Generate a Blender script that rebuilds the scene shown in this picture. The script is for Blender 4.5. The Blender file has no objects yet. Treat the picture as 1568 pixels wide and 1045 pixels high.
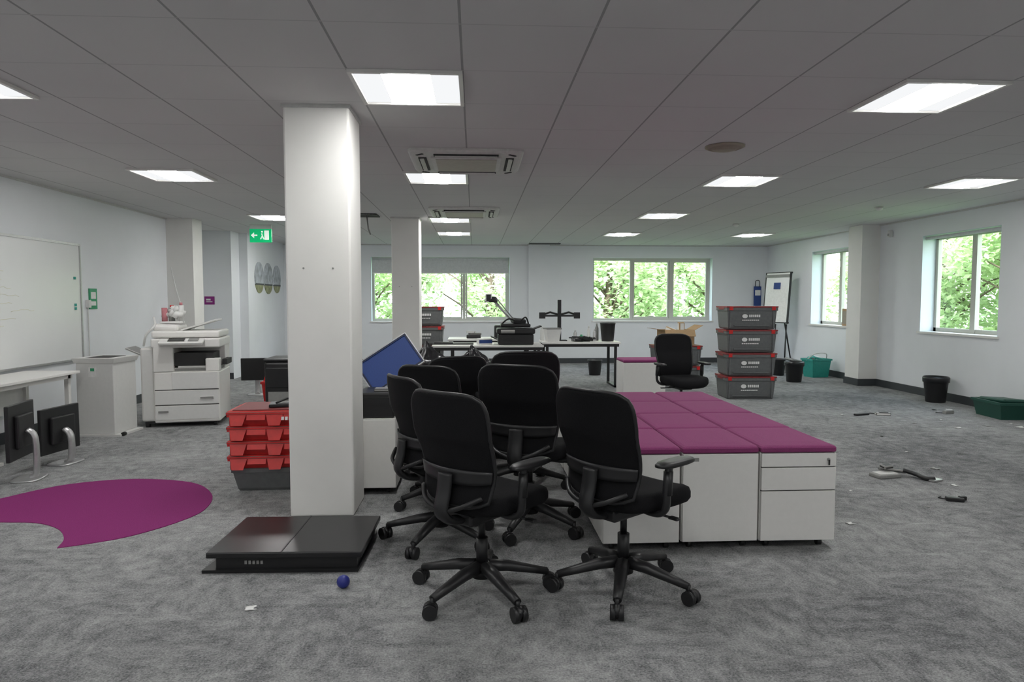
import bpy, bmesh, math, random
from mathutils import Vector, Matrix, noise
random.seed(7)
sc=bpy.context.scene
sc.view_settings.view_transform='Standard'
sc.view_settings.look='None'
sc.view_settings.exposure=0.0
CEIL=2.57

# ---------------------------------------------------------------- materials
def mat(name,col,rough=0.5,metal=0.0,var=0.06,scale=30,bump=0.0,emit=None,es=0,spec=0.5,coat=0):
    m=bpy.data.materials.new(name); m.use_nodes=True
    nt=m.node_tree; b=nt.nodes['Principled BSDF']
    tc=nt.nodes.new('ShaderNodeTexCoord'); n=nt.nodes.new('ShaderNodeTexNoise')
    n.inputs['Scale'].default_value=scale; n.inputs['Detail'].default_value=3
    nt.links.new(tc.outputs['Object'],n.inputs['Vector'])
    r=nt.nodes.new('ShaderNodeValToRGB')
    r.color_ramp.elements[0].position=.3; r.color_ramp.elements[1].position=.7
    r.color_ramp.elements[0].color=(*[c*(1-var) for c in col],1)
    r.color_ramp.elements[1].color=(*[min(1,c*(1+var)) for c in col],1)
    nt.links.new(n.outputs['Fac'],r.inputs['Fac']); nt.links.new(r.outputs['Color'],b.inputs['Base Color'])
    b.inputs['Roughness'].default_value=rough; b.inputs['Metallic'].default_value=metal
    b.inputs['Specular IOR Level'].default_value=spec
    if coat: b.inputs['Coat Weight'].default_value=coat
    if bump:
        bp=nt.nodes.new('ShaderNodeBump'); bp.inputs['Strength'].default_value=bump; bp.inputs['Distance'].default_value=.01
        nt.links.new(n.outputs['Fac'],bp.inputs['Height']); nt.links.new(bp.outputs['Normal'],b.inputs['Normal'])
    if emit:
        b.inputs['Emission Color'].default_value=(*emit,1); b.inputs['Emission Strength'].default_value=es
    return m
M={}
M['wall']=mat('wall_paint',(.79,.81,.83),.75,var=.015,scale=3,spec=.3)
M['reveal']=mat('window_reveal_sky_tint',(.70,.77,.82),.6,var=.01)  # bluish cast of sky light on the reveals is put into this colour
M['col']=mat('column_paint',(.81,.80,.77),.7,var=.02,scale=4,spec=.3)
M['base']=mat('baseboard_dark',(.045,.05,.055),.5)
M['white']=mat('white_laminate',(.76,.75,.72),.4,var=.015)
M['white2']=mat('white_plastic',(.68,.68,.66),.4,var=.02)
M['gap']=mat('shadow_gap',(.03,.03,.03),.8)
M['mag']=mat('magenta_fabric',(.22,.034,.13),.85,var=.12,scale=220,bump=.25)
M['magfloor']=mat('magenta_carpet',(.235,.034,.15),.95,var=.2,scale=260,bump=.4,spec=.1)
M['blk']=mat('black_plastic',(.012,.012,.013),.42,var=.1)
M['mesh']=mat('black_mesh_fabric',(.008,.008,.009),.8,var=.3,scale=400,bump=.3,spec=.15)
M['fab']=mat('black_seat_fabric',(.009,.009,.010),.9,var=.2,scale=300,bump=.3,spec=.15)
M['gloss']=mat('black_gloss',(.012,.012,.013),.3,var=.05)
M['bag']=mat('black_bag_film',(.012,.012,.014),.28,var=.1)
M['red']=mat('red_plastic',(.60,.022,.02),.4,var=.08)
M['redd']=mat('red_lid_dark',(.22,.03,.03),.55,var=.08)
M['grey']=mat('grey_crate_plastic',(.125,.13,.13),.55,var=.08)
M['grey2']=mat('mid_grey_plastic',(.25,.25,.24),.5)
M['silver']=mat('silver_metal',(.5,.5,.5),.35,metal=.7)
M['alu']=mat('window_frame_alu',(.50,.50,.44),.45,var=.02)
M['board']=mat('whiteboard_surface',(.82,.83,.82),.2,var=.012,scale=2)
M['ink']=mat('faded_marker_ink',(.70,.67,.50),.5)
M['blue']=mat('blue_fabric',(.02,.055,.22),.6,var=.15,scale=200)
M['ball']=mat('blue_rubber',(.02,.03,.22),.35)
M['green']=mat('exit_green',(.0,.42,.16),.4,emit=(.0,.75,.25),es=.35)
M['greens']=mat('sign_green',(.03,.30,.14),.5)
M['lit']=mat('white_pictogram',(.9,.95,.9),.4,emit=(.9,1,.9),es=.5)
M['purple']=mat('purple_sign',(.25,.02,.2),.5)
M['card']=mat('cardboard',(.42,.28,.15),.85)
M['teal']=mat('teal_plastic',(.03,.32,.27),.45)
M['dgreen']=mat('dark_green_plastic',(.01,.07,.05),.45)
M['bark']=mat('bark',(.13,.10,.07),.9)
M['paper']=mat('paper',(.78,.78,.76),.7)
M['blind']=mat('roller_blind_fabric',(.58,.60,.60),.8)
M['beige']=mat('diffuser_beige',(.32,.28,.22),.6)
M['acw']=mat('ac_panel',(.60,.60,.58),.5)
M['acd']=mat('ac_grille',(.46,.44,.38),.6)
M['grass']=mat('grass',(.10,.22,.04),.9,var=.3,scale=2)
M['olive']=mat('photo_disc_olive',(.30,.31,.17),.6,var=.3,scale=12)
M['disc']=mat('photo_disc_grey',(.42,.45,.48),.6,var=.35,scale=9)
M['pink']=mat('pink_cloth',(.5,.2,.22),.8)

def emis(name,col,s):
    m=bpy.data.materials.new(name); m.use_nodes=True; nt=m.node_tree
    nt.nodes.clear(); o=nt.nodes.new('ShaderNodeOutputMaterial'); e=nt.nodes.new('ShaderNodeEmission')
    e.inputs['Color'].default_value=(*col,1); e.inputs['Strength'].default_value=s
    nt.links.new(e.outputs[0],o.inputs[0]); return m
M['lamp']=emis('lamp_diffuser',(.97,.985,1),.95)
M['lamp2']=emis('lamp_core',(1,.995,.98),45)

def glass():
    m=bpy.data.materials.new('window_glass'); m.use_nodes=True; nt=m.node_tree; nt.nodes.clear()
    o=nt.nodes.new('ShaderNodeOutputMaterial'); mx=nt.nodes.new('ShaderNodeMixShader')
    t=nt.nodes.new('ShaderNodeBsdfTransparent'); g=nt.nodes.new('ShaderNodeBsdfGlossy'); g.inputs['Roughness'].default_value=.02
    mx.inputs[0].default_value=.04
    nt.links.new(t.outputs[0],mx.inputs[1]); nt.links.new(g.outputs[0],mx.inputs[2]); nt.links.new(mx.outputs[0],o.inputs[0]); return m
M['glass']=glass()
def leaf():
    m=bpy.data.materials.new('leaf_green'); m.use_nodes=True; nt=m.node_tree; nt.nodes.clear()
    o=nt.nodes.new('ShaderNodeOutputMaterial'); mx=nt.nodes.new('ShaderNodeMixShader'); mx.inputs[0].default_value=.5
    d=nt.nodes.new('ShaderNodeBsdfDiffuse'); t=nt.nodes.new('ShaderNodeBsdfTranslucent')
    tc=nt.nodes.new('ShaderNodeTexCoord'); n=nt.nodes.new('ShaderNodeTexNoise'); n.inputs['Scale'].default_value=1.6; n.inputs['Detail'].default_value=6
    r=nt.nodes.new('ShaderNodeValToRGB'); r.color_ramp.elements[0].position=.35; r.color_ramp.elements[1].position=.65
    r.color_ramp.elements[0].color=(.42,.56,.28,1); r.color_ramp.elements[1].color=(.74,.83,.58,1)
    nt.links.new(tc.outputs['Object'],n.inputs['Vector']); nt.links.new(n.outputs['Fac'],r.inputs['Fac'])
    nt.links.new(r.outputs[0],d.inputs[0]); nt.links.new(r.outputs[0],t.inputs[0])
    nt.links.new(d.outputs[0],mx.inputs[1]); nt.links.new(t.outputs[0],mx.inputs[2]); nt.links.new(mx.outputs[0],o.inputs[0]); return m
M['leaf']=leaf()

def carpet():
    m=bpy.data.materials.new('grey_carpet_tiles'); m.use_nodes=True; nt=m.node_tree; b=nt.nodes['Principled BSDF']
    N=nt.nodes.new; L=nt.links.new
    tc=N('ShaderNodeTexCoord')
    def nz(scale,sx,sy,det=4):
        mp=N('ShaderNodeMapping'); mp.inputs['Scale'].default_value=(sx,sy,1); L(tc.outputs['Object'],mp.inputs['Vector'])
        n=N('ShaderNodeTexNoise'); n.inputs['Scale'].default_value=scale; n.inputs['Detail'].default_value=det; n.inputs['Roughness'].default_value=.75
        L(mp.outputs[0],n.inputs['Vector']); return n
    a=nz(8,1,1.8,8); c=nz(8,1.8,1,8); ch=N('ShaderNodeTexChecker'); ch.inputs['Scale'].default_value=2.0
    L(tc.outputs['Object'],ch.inputs['Vector'])
    mx=N('ShaderNodeMix'); mx.data_type='FLOAT'; L(ch.outputs['Fac'],mx.inputs[0]); L(a.outputs['Fac'],mx.inputs[2]); L(c.outputs['Fac'],mx.inputs[3])
    f=nz(110,1,1,3)
    mx2=N('ShaderNodeMix'); mx2.data_type='FLOAT'; mx2.inputs[0].default_value=.5; L(mx.outputs[0],mx2.inputs[2]); L(f.outputs['Fac'],mx2.inputs[3])
    big=nz(.6,1,1,3)
    ad=N('ShaderNodeMath'); ad.operation='MULTIPLY_ADD'; ad.inputs[1].default_value=.35; L(big.outputs['Fac'],ad.inputs[0]); L(mx2.outputs[0],ad.inputs[2])
    r=N('ShaderNodeValToRGB'); r.color_ramp.elements[0].position=.55; r.color_ramp.elements[1].position=.81
    r.color_ramp.elements[0].color=(.095,.098,.102,1); r.color_ramp.elements[1].color=(.41,.412,.41,1)
    L(ad.outputs[0],r.inputs['Fac'])
    L(r.outputs[0],b.inputs['Base Color']); b.inputs['Roughness'].default_value=.95; b.inputs['Specular IOR Level'].default_value=.15
    bp=N('ShaderNodeBump'); bp.inputs['Strength'].default_value=.5; bp.inputs['Distance'].default_value=.008
    L(f.outputs['Fac'],bp.inputs['Height']); L(bp.outputs[0],b.inputs['Normal'])
    return m
M['carpet']=carpet()

def ceilmat():
    m=bpy.data.materials.new('ceiling_tiles'); m.use_nodes=True; nt=m.node_tree; b=nt.nodes['Principled BSDF']
    N=nt.nodes.new; L=nt.links.new
    tc=N('ShaderNodeTexCoord'); sp=N('ShaderNodeSeparateXYZ'); L(tc.outputs['Object'],sp.inputs[0])
    def line(out,off,w):
        s=N('ShaderNodeMath'); s.operation='SUBTRACT'; s.inputs[1].default_value=off; L(out,s.inputs[0])
        p=N('ShaderNodeMath'); p.operation='PINGPONG'; p.inputs[1].default_value=.3; L(s.outputs[0],p.inputs[0])
        l=N('ShaderNodeMath'); l.operation='LESS_THAN'; l.inputs[1].default_value=w; L(p.outputs[0],l.inputs[0]); return l
    lx=line(sp.outputs[0],-.66,.006); ly=line(sp.outputs[1],3.65,.004)
    n=N('ShaderNodeTexNoise'); n.inputs['Scale'].default_value=120; L(tc.outputs['Object'],n.inputs['Vector'])
    n2=N('ShaderNodeTexNoise'); n2.inputs['Scale'].default_value=.9; L(tc.outputs['Object'],n2.inputs['Vector'])
    r=N('ShaderNodeValToRGB'); r.color_ramp.elements[0].color=(.60,.60,.60,1); r.color_ramp.elements[1].color=(.69,.685,.675,1)
    L(n2.outputs['Fac'],r.inputs['Fac'])
    m1=N('ShaderNodeMix'); m1.data_type='RGBA'; m1.inputs[7].default_value=(.36,.36,.36,1); L(lx.outputs[0],m1.inputs[0]); L(r.outputs[0],m1.inputs[6])
    m2=N('ShaderNodeMix'); m2.data_type='RGBA'; m2.inputs[7].default_value=(.53,.53,.53,1); L(ly.outputs[0],m2.inputs[0]); L(m1.outputs[2],m2.inputs[6])
    L(m2.outputs[2],b.inputs['Base Color']); b.inputs['Roughness'].default_value=.95; b.inputs['Specular IOR Level'].default_value=.1
    bp=N('ShaderNodeBump'); bp.inputs['Strength'].default_value=.15; L(n.outputs['Fac'],bp.inputs['Height']); L(bp.outputs[0],b.inputs['Normal'])
    return m
M['ceil']=ceilmat()

# ---------------------------------------------------------------- builder
class B:
    def __init__(s): s.bm=bmesh.new(); s.mats=[]
    def mi(s,m):
        m=M[m]
        if m not in s.mats: s.mats.append(m)
        return s.mats.index(m)
    def box(s,c,size,m,rot=(0,0,0),bev=0,seg=2,M0=None):
        mt=Matrix.Translation(c)@Matrix.Rotation(rot[2],4,'Z')@Matrix.Rotation(rot[1],4,'Y')@Matrix.Rotation(rot[0],4,'X')@Matrix.Diagonal((*size,1))
        if M0: mt=M0@mt
        vs=bmesh.ops.create_cube(s.bm,size=1,matrix=mt)['verts']
        fs=set(f for v in vs for f in v.link_faces); i=s.mi(m)
        for f in fs: f.material_index=i
        if bev:
            es=list(set(e for v in vs for e in v.link_edges))
            bmesh.ops.bevel(s.bm,geom=es,offset=bev,segments=seg,profile=.5,affect='EDGES',clamp_overlap=True)
    def bx(s,x0,x1,y0,y1,z0,z1,m,bev=0):
        s.box(((x0+x1)/2,(y0+y1)/2,(z0+z1)/2),(x1-x0,y1-y0,z1-z0),m,bev=bev)
    def loft(s,rings,m,cap=True,smooth=False,closed=True):
        i=s.mi(m); R=[[s.bm.verts.new(p) for p in r] for r in rings]; n=len(R[0])
        for a,b in zip(R,R[1:]):
            for k in range(n if closed else n-1):
                f=s.bm.faces.new((a[k],a[(k+1)%n],b[(k+1)%n],b[k])); f.material_index=i; f.smooth=smooth
        if cap and closed:
            f=s.bm.faces.new(R[0][::-1]); f.material_index=i
            f=s.bm.faces.new(R[-1]); f.material_index=i
    def tube(s,pts,r,m,seg=8,sx=1,cap=True):
        pts=[Vector(p) for p in pts]; n=len(pts)
        rs=r if isinstance(r,(list,tuple)) else [r]*n
        rings=[]; up=None
        for k,p in enumerate(pts):
            t=(pts[min(k+1,n-1)]-pts[max(k-1,0)]).normalized()
            if up is None:
                up=Vector((0,0,1)) if abs(t.z)<.9 else Vector((0,1,0))
            a=t.cross(up); 
            if a.length<1e-4: a=t.cross(Vector((1,0,0)))
            a.normalize(); up=a.cross(t).normalized()
            rings.append([p+a*math.cos(q*2*math.pi/seg)*rs[k]*sx+up*math.sin(q*2*math.pi/seg)*rs[k] for q in range(seg)])
        s.loft(rings,m,smooth=True,cap=cap)
    def cyl(s,p0,p1,r0,m,r1=None,seg=20): s.tube([p0,p1],[r0,r0 if r1 is None else r1],m,seg=seg)
    def sell(s,c,w,d,prof,m,e=4,seg=40,smooth=True):
        rings=[]
        for sc_,z in prof:
            r=[]
            for q in range(seg):
                a=q*2*math.pi/seg; ca,sa=math.cos(a),math.sin(a)
                x=math.copysign(abs(ca)**(2/e),ca)*w/2; y=math.copysign(abs(sa)**(2/e),sa)*d/2
                r.append((c[0]+x*sc_,c[1]+y*sc_,c[2]+z))
            rings.append(r)
        s.loft(rings,m,smooth=smooth)
    def sheet(s,fn,nu,nv,th,m):
        rows=[]
        for off in (0,th):
            rows.append([[s.bm.verts.new(Vector(fn(a/nu,b/nv))+Vector((0,off,0))) for a in range(nu+1)] for b in range(nv+1)])
        i=s.mi(m); F,K=rows
        def q(*v):
            f=s.bm.faces.new(v); f.material_index=i; f.smooth=True
        for b in range(nv):
            for a in range(nu):
                q(F[b][a],F[b][a+1],F[b+1][a+1],F[b+1][a]); q(K[b][a],K[b+1][a],K[b+1][a+1],K[b][a+1])
        for a in range(nu):
            q(F[0][a],K[0][a],K[0][a+1],F[0][a+1]); q(F[nv][a],F[nv][a+1],K[nv][a+1],K[nv][a])
        for b in range(nv):
            q(F[b][0],F[b+1][0],K[b+1][0],K[b][0]); q(F[b][nu],K[b][nu],K[b+1][nu],F[b+1][nu])
    def poly(s,pts,z0,z1,m):
        s.loft([[(x,y,z0) for x,y in pts],[(x,y,z1) for x,y in pts]],m)
    def mesh(s,name):
        bmesh.ops.recalc_face_normals(s.bm,faces=s.bm.faces[:])
        me=bpy.data.meshes.new(name); s.bm.to_mesh(me); s.bm.free()
        for m in s.mats: me.materials.append(m)
        return me
    def fin(s,name,loc=(0,0,0),rz=0): return put(name,s.mesh(name),loc,rz)
def put(name,me,loc=(0,0,0),rz=0,scale=None):
    o=bpy.data.objects.new(name,me); o.location=loc; o.rotation_euler=(0,0,rz)
    if scale: o.scale=scale
    sc.collection.objects.link(o); return o
def cat(pts,n=6):
    out=[];P=[Vector(p) for p in pts]
    for i in range(len(P)-1):
        a=P[max(i-1,0)];b=P[i];c=P[i+1];d=P[min(i+2,len(P)-1)]
        for k in range(n):
            t=k/n
            out.append(.5*((2*b)+(c-a)*t+(2*a-5*b+4*c-d)*t*t+(3*b-a-3*c+d)*t**3))
    out.append(P[-1]); return out
R=math.radians

# ---------------------------------------------------------------- room shell
XL,XR,YB,YF=-4.5,6.45,14.8,-3.0
T=.3
b=B(); b.bx(-5.3,XR+T,YF-T,YB+T,-.15,0,'carpet'); b.fin('floor')
b=B(); b.bx(-5.3,XR+T,YF-T,YB+T,CEIL,CEIL+.2,'ceil'); b.fin('ceiling')
WZ0,WZ1=.92,2.30
def wall_with(name,axis,plane,th,a0,a1,opens,m='wall'):
    b=B(); cur=a0
    def seg(u0,u1,z0,z1):
        if axis=='x': b.bx(u0,u1,plane,plane+th,z0,z1,m)
        else: b.bx(plane,plane+th,u0,u1,z0,z1,m)
    for (o0,o1) in opens:
        seg(cur,o0,0,CEIL); seg(o0,o1,0,WZ0); seg(o0,o1,WZ1,CEIL); cur=o1
    seg(cur,a1,0,CEIL); return b.fin(name)
wall_with('wall_back','x',YB,T,-4.9,XR+T,[(-2.22,.76),(2.57,5.22)])
wall_with('wall_right','y',XR,T,YF,YB,[(8.09,9.57),(11.5,12.8)])
b=B(); b.bx(-5.3,XR+T,YF-T,YF,0,CEIL,'wall'); b.fin('wall_front')
b=B(); b.bx(XL-.3,XL,YF,10.3,0,CEIL,'wall'); b.fin('wall_left')
b=B(); b.bx(-5.3,-4.75,10.3,12.1,0,CEIL,'wall'); b.fin('wall_left_recess')
b=B(); b.bx(-5.3,-4.2,12.1,12.5,0,CEIL,'wall'); b.fin('wall_left_return')
b=B(); b.bx(-5.3,-4.05,12.5,YB,0,CEIL,'wall'); b.fin('wall_left_far')
b=B(); b.bx(-4.75,-4.12,10.3,10.65,0,CEIL,'col'); b.fin('wall_pilaster_left')
b=B(); b.bx(6.15,XR,10.6,11.0,0,CEIL,'col'); b.fin('wall_pilaster_right')
b=B(); b.bx(1.16,1.62,YB-.06,YB,0,CEIL,'wall'); b.fin('wall_pilaster_back')
def column(x,y):
    b=B(); b.bx(x,x+.4,y,y+.4,0,CEIL,'col',bev=.012); b.bx(x-.01,x+.41,y-.01,y+.41,CEIL-.02,CEIL-.001,'acw')
    for dx in (.11,.29): b.cyl((x+dx,y-.006,1.57),(x+dx,y+.002,1.57),.006,'grey2',seg=8)
    return b.fin('column',(0,0,0))
column(-1.17,4.32); column(-1.20,10.0)
b=B(); b.bx(-4.05,XR,YB-.015,YB,0,.11,'base'); b.bx(1.15,1.63,YB-.075,YB-.06,0,.11,'base'); b.fin('baseboard_back')
b=B()
b.bx(XR-.015,XR,YF,10.585,0,.11,'base'); b.bx(XR-.015,XR,11.015,YB-.015,0,.11,'base')
b.bx(6.135,XR,10.585,10.6,0,.11,'base'); b.bx(6.135,6.15,10.6,11.0,0,.11,'base'); b.bx(6.135,XR,11.0,11.015,0,.11,'base'); b.fin('baseboard_right')
b=B(); b.bx(XL,XL+.015,YF,10.28,0,.11,'base'); b.bx(XL,-4.105,10.285,10.3,0,.11,'base'); b.bx(-4.12,-4.105,10.3,10.65,0,.11,'base')
b.bx(-4.75,-4.2,12.085,12.1,0,.11,'base'); b.bx(-4.05,-4.035,12.485,YB-.015,0,.11,'base'); b.fin('baseboard_left')

# windows
def window_x(name,x0,x1,blind=False):
    b=B(); z0,z1=WZ0,WZ1; y=YB+.17; f=.055
    b.bx(x0,x0+.006,YB,y,z0,z1,'reveal'); b.bx(x1-.006,x1,YB,y,z0,z1,'reveal'); b.bx(x0-.03,x1+.03,YB-.03,y,z0-.025,z0+.005,'white')
    def fr(a,c,d0,d1,w,yy):
        b.bx(a,c,yy,yy+.05,d0,d0+w,'alu'); b.bx(a,c,yy,yy+.05,d1-w,d1,'alu')
        b.bx(a,a+w,yy,yy+.05,d0+w,d1-w,'alu'); b.bx(c-w,c,yy,yy+.05,d0+w,d1-w,'alu')
    fr(x0,x1,z0,z1,f,y)
    n=3; w=(x1-x0)/n
    for k in range(n):
        a=x0+k*w
        if k: b.bx(a-.03,a+.03,y-.01,y+.05,z0+f,z1-f,'alu')
        if k!=0: fr(a+.035,a+w-.035 if k<n-1 else x1-f,z0+f,z1-f,.035,y+.005)
        b.bx(a+.03,a+w-.03,y+.03,y+.034,z0+.04,z1-.04,'glass')
        b.box((a+w/2,y-.012,z0+.1),(.12,.02,.02),'alu')
    if blind:
        b.cyl((x0+.03,YB+.07,z1-.04),(x1-.03,YB+.07,z1-.04),.03,'blind')
        b.bx(x0+.03,x1-.03,YB+.055,YB+.06,z1-.33,z1-.03,'blind'); b.bx(x0+.03,x1-.03,YB+.05,YB+.065,z1-.35,z1-.33,'white')
    b.fin(name)
window_x('window_1',-2.22,.76,True); window_x('window_2',2.57,5.22)
def window_y(name,y0,y1):
    b=B(); z0,z1=WZ0,WZ1; x=XR+.2; f=.06
    b.bx(XR,x,y1-.006,y1,z0,z1,'reveal'); b.bx(XR,x,y0,y0+.006,z0,z1,'reveal'); b.bx(XR-.03,x,y0-.03,y1+.03,z0-.025,z0+.005,'white')
    b.bx(XR,x,y0,y1,z1-.006,z1,'reveal')
    b.bx(x,x+.05,y0,y1,z0,z0+f,'alu'); b.bx(x,x+.05,y0,y1,z1-f,z1,'alu'); b.bx(x,x+.05,y0,y0+f,z0,z1,'alu'); b.bx(x,x+.05,y1-f,y1,z0,z1,'alu')
    ym=(y0+y1)/2-.05; b.bx(x-.01,x+.05,ym-.045,ym+.045,z0,z1,'alu'); b.bx(x+.03,x+.034,y0,y1,z0,z1,'glass')
    b.cyl((XR+.05,y0+.02,z1-.04),(XR+.05,y1-.02,z1-.04),.025,'blind')
    b.fin(name)
window_y('window_3',8.09,9.57); window_y('window_4',11.5,12.8)
b=B()
b.bx(XL,XL+.02,YF,10.3,CEIL-.02,CEIL-.001,'acw'); b.bx(XR-.02,XR,YF,YB,CEIL-.02,CEIL-.001,'acw'); b.bx(-4.05,XR-.02,YB-.02,YB,CEIL-.02,CEIL-.001,'acw'); b.fin('trim_1')

# ---------------------------------------------------------------- ceiling fixtures
def light(x,y):
    b=B(); z=CEIL-.001
    for (a,c,d,e) in ((0,.6,0,.022),(0,.6,.578,.6),(0,.022,.022,.578),(.578,.6,.022,.578)):
        b.bx(a,c,d,e,-.018,0,'white')
    o=[(.022,.022),(.578,.022),(.578,.578),(.022,.578)]; i_=[(.17,.04),(.43,.04),(.43,.56),(.17,.56)]
    b.loft([[(p[0],p[1],-.004) for p in o],[(p[0],p[1],-.012) for p in i_]],'lamp',cap=False)
    b.loft([[(p[0],p[1],-.012) for p in i_],[(.21,.06,-.024),(.39,.06,-.024),(.39,.54,-.024),(.21,.54,-.024)]],'lamp2')
    b.fin('ceiling_light',(x,y,z))
for yy in (-2.0,.85,3.65,6.45):
    light(-.66,yy); light(2.34,yy); light(-3.16,yy)
light(4.74,6.45); light(4.74,.85)
light(-.66,9.9); light(-3.16,9.75); light(-3.16,11.95); light(2.34,9.25); light(-.66,11.95); light(2.34,11.95); light(4.74,11.95)  # third light is added, hidden by the column, to brighten the left recess
def ac(x,y,w=.93):
    b=B()
    b.sell((w/2,w/2,0),w,w,[(1,0),(1,-.015),(.97,-.028),(.93,-.032)],'acw',e=14,smooth=False)
    h=w/2
    for k in range(4):
        m0=Matrix.Translation((h,h,0))@Matrix.Rotation(k*math.pi/2,4,'Z')
        b.box((0,-.385*w,-.035),(.56*w,.065,.012),'gap',M0=m0); b.box((0,-.385*w,-.041),(.54*w,.045,.008),'acw',M0=m0,rot=(.35,0,0))
        b.box((-.40*w,-.40*w,-.034),(.075,.02,.006),'gap',M0=m0,rot=(0,0,-.78))
    b.box((h,h,-.038),(.62*w,.62*w,.014),'acw',bev=.005); b.box((h,h,-.046),(.54*w,.54*w,.006),'acd')
    b.fin('ceiling_air_conditioner',(x,y,CEIL-.001))
ac(-.53,5.47); ac(-.6,8.85)
b=B(); b.sell((0,0,0),.3,.3,[(1,0),(1,-.008),(.8,-.02),(.75,-.012),(.55,-.03),(.3,-.032)],'beige',e=2); b.fin('ceiling_air_diffuser',(1.95,5.3,CEIL-.001))
for p in ((4.1,10.6),(5.2,8.6)):
    b=B(); b.sell((0,0,0),.1,.1,[(1,0),(1,-.012),(.8,-.03),(.4,-.045)],'white2',e=2); b.fin('smoke_detector',(p[0],p[1],CEIL-.001))
b=B(); b.bx(0,.65,0,.22,-.012,0,'gap')
for k in range(4): b.bx(0,.65,.03+k*.05,.045+k*.05,-.016,-.002,'grey2')
b.fin('ceiling_vent_grille',(1.15,14.3,CEIL-.001))
b=B(); b.bx(0,.6,0,.35,-.012,0,'gap'); b.bx(0,.6,0,.02,-.018,0,'grey2'); b.bx(0,.02,0,.35,-.018,0,'grey2');b.tube([(.45,.1,-.01),(.47,.1,-.2),(.5,.1,-.28)],.01,'grey2'); b.fin('ceiling_hatch_opening',(-1.95,9.6,CEIL-.001))
b=B(); b.box((-.03,0,0),(.06,.07,.11),'white2',bev=.015); b.box((-.062,0,-.015),(.006,.04,.04),'grey2',bev=.002); b.fin('motion_sensor',(XR,10.3,2.40))

# ---------------------------------------------------------------- office chair
def chair_mesh(base=.3):
    b=B()
    for k in range(5):
        a=k*2*math.pi/5+base; d=Vector((math.cos(a),math.sin(a),0))
        pts=[d*.03+Vector((0,0,.135)),d*.12+Vector((0,0,.125)),d*.22+Vector((0,0,.102)),d*.315+Vector((0,0,.080))]
        b.tube(pts,[.030,.027,.022,.017],'blk',seg=8,sx=1.15)
        e=d*.315
        b.cyl(e+Vector((0,0,.05)),e+Vector((0,0,.088)),.010,'blk',seg=8)
        c=e+d*.012
        ca=a+random.uniform(-.9,.9); wn=Vector((-math.sin(ca),math.cos(ca),0))
        for s_ in (-1,1):
            p=c+wn*s_*.018+Vector((0,0,.033)); b.cyl(p-wn*.012,p+wn*.012,.033,'blk',seg=18)
        b.cyl(c-wn*.012+Vector((0,0,.040)),c+wn*.012+Vector((0,0,.040)),.030,'gloss',seg=14)
    b.cyl((0,0,.085),(0,0,.155),.048,'blk',r1=.038); b.cyl((0,0,.14),(0,0,.27),.028,'blk'); b.cyl((0,0,.27),(0,0,.39),.016,'gloss')
    b.box((0,-.02,.395),(.16,.28,.055),'blk',bev=.012); b.box((0,.03,.425),(.30,.24,.02),'blk',bev=.006)
    b.tube([(.06,.04,.395),(.24,.05,.39)],.006,'blk'); b.box((.25,.05,.39),(.05,.03,.012),'blk',bev=.004)
    b.tube([(-.06,.0,.395),(-.23,.0,.39)],.006,'blk'); b.box((-.24,.0,.39),(.05,.03,.012),'blk',bev=.004)
    seg=48; rings=[]
    for sc_,z in ((.84,.418),(.95,.428),(1,.450),(1.0,.478),(.97,.498),(.88,.507),(.6,.505),(.25,.500)):
        r=[]
        for q in range(seg):
            a=q*2*math.pi/seg; ca,sa=math.cos(a),math.sin(a); e=3.2
            x=math.copysign(abs(ca)**(2/e),ca)*.245; y=math.copysign(abs(sa)**(2/e),sa)*.235
            x*=(1-.06*(-y/.235)); 
            zz=z-.035*max(0,(y*sc_-.10)/.135)**2+.012*(x*sc_/.245)**2
            r.append((x*sc_,y*sc_+.045,zz))
        rings.append(r)
    b.loft(rings,'fab',smooth=True)
    def prof(v):
        return -.215-.030*v+.030*math.sin(min(1,v/.6)*math.pi)-.030*v*v
    def hw(v): return .192+.042*math.sin(min(1,v*1.1)*math.pi/2)-.012*max(0,v-.7)/.3
    def fn(u,v):
        s_=2*u-1; z=.475+.50*v
        z-=.030*abs(s_)**6*max(0,(v-.6)/.4)**2; z+=.03*abs(s_)**4*max(0,1-v*3)
        w=hw(v)
        if v>.86: w*=1-.08*((v-.86)/.14)**2
        return (s_*w,prof(v)+.05*s_*s_-.01,z)
    b.sheet(fn,16,22,.014,'mesh')
    rim=[fn(0,v/16) for v in range(17)]+[fn(u/12,1) for u in range(1,13)]+[fn(1,v/16) for v in range(15,-1,-1)]+[fn(u/10,0) for u in range(9,-1,-1)]
    b.tube([Vector(p)+Vector((0,.007,0)) for p in rim],.0095,'blk',seg=6)
    def fl(u,v):
        s_=2*u-1; vv=.20+.13*v; p=fn(.5+s_*.5,vv); return (p[0]*1.0,p[1]-.020+.006*s_*s_,p[2])
    b.sheet(fl,14,4,.010,'blk')
    sp=cat([(0,-.10,.395),(0,-.20,.40),(0,-.262,.45),(0,-.245,.54),(0,-.235,.62)],5)
    b.tube(sp,[.020]*len(sp),'blk',seg=8,sx=2.2)
    for s_ in (-1,1):
        b.tube(cat([(s_*.03,-.255,.46),(s_*.11,-.25,.49),(s_*.18,-.195,.53)],4),.012,'blk',seg=6)
        b.tube(cat([(s_*.12,-.03,.422),(s_*.22,-.04,.422),(s_*.272,-.045,.46),(s_*.278,-.045,.55),(s_*.276,-.03,.645)],5),.015,'blk',seg=8,sx=1.3)
        b.cyl((s_*.277,-.042,.52),(s_*.276,-.035,.625),.021,'blk',seg=10)
        b.sell((s_*.272,.02,.642),.080,.25,[(.8,0),(1,.006),(1,.016),(.9,.024),(.5,.026)],'blk',e=3,seg=24)
    return b.mesh('office_chair')
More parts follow.
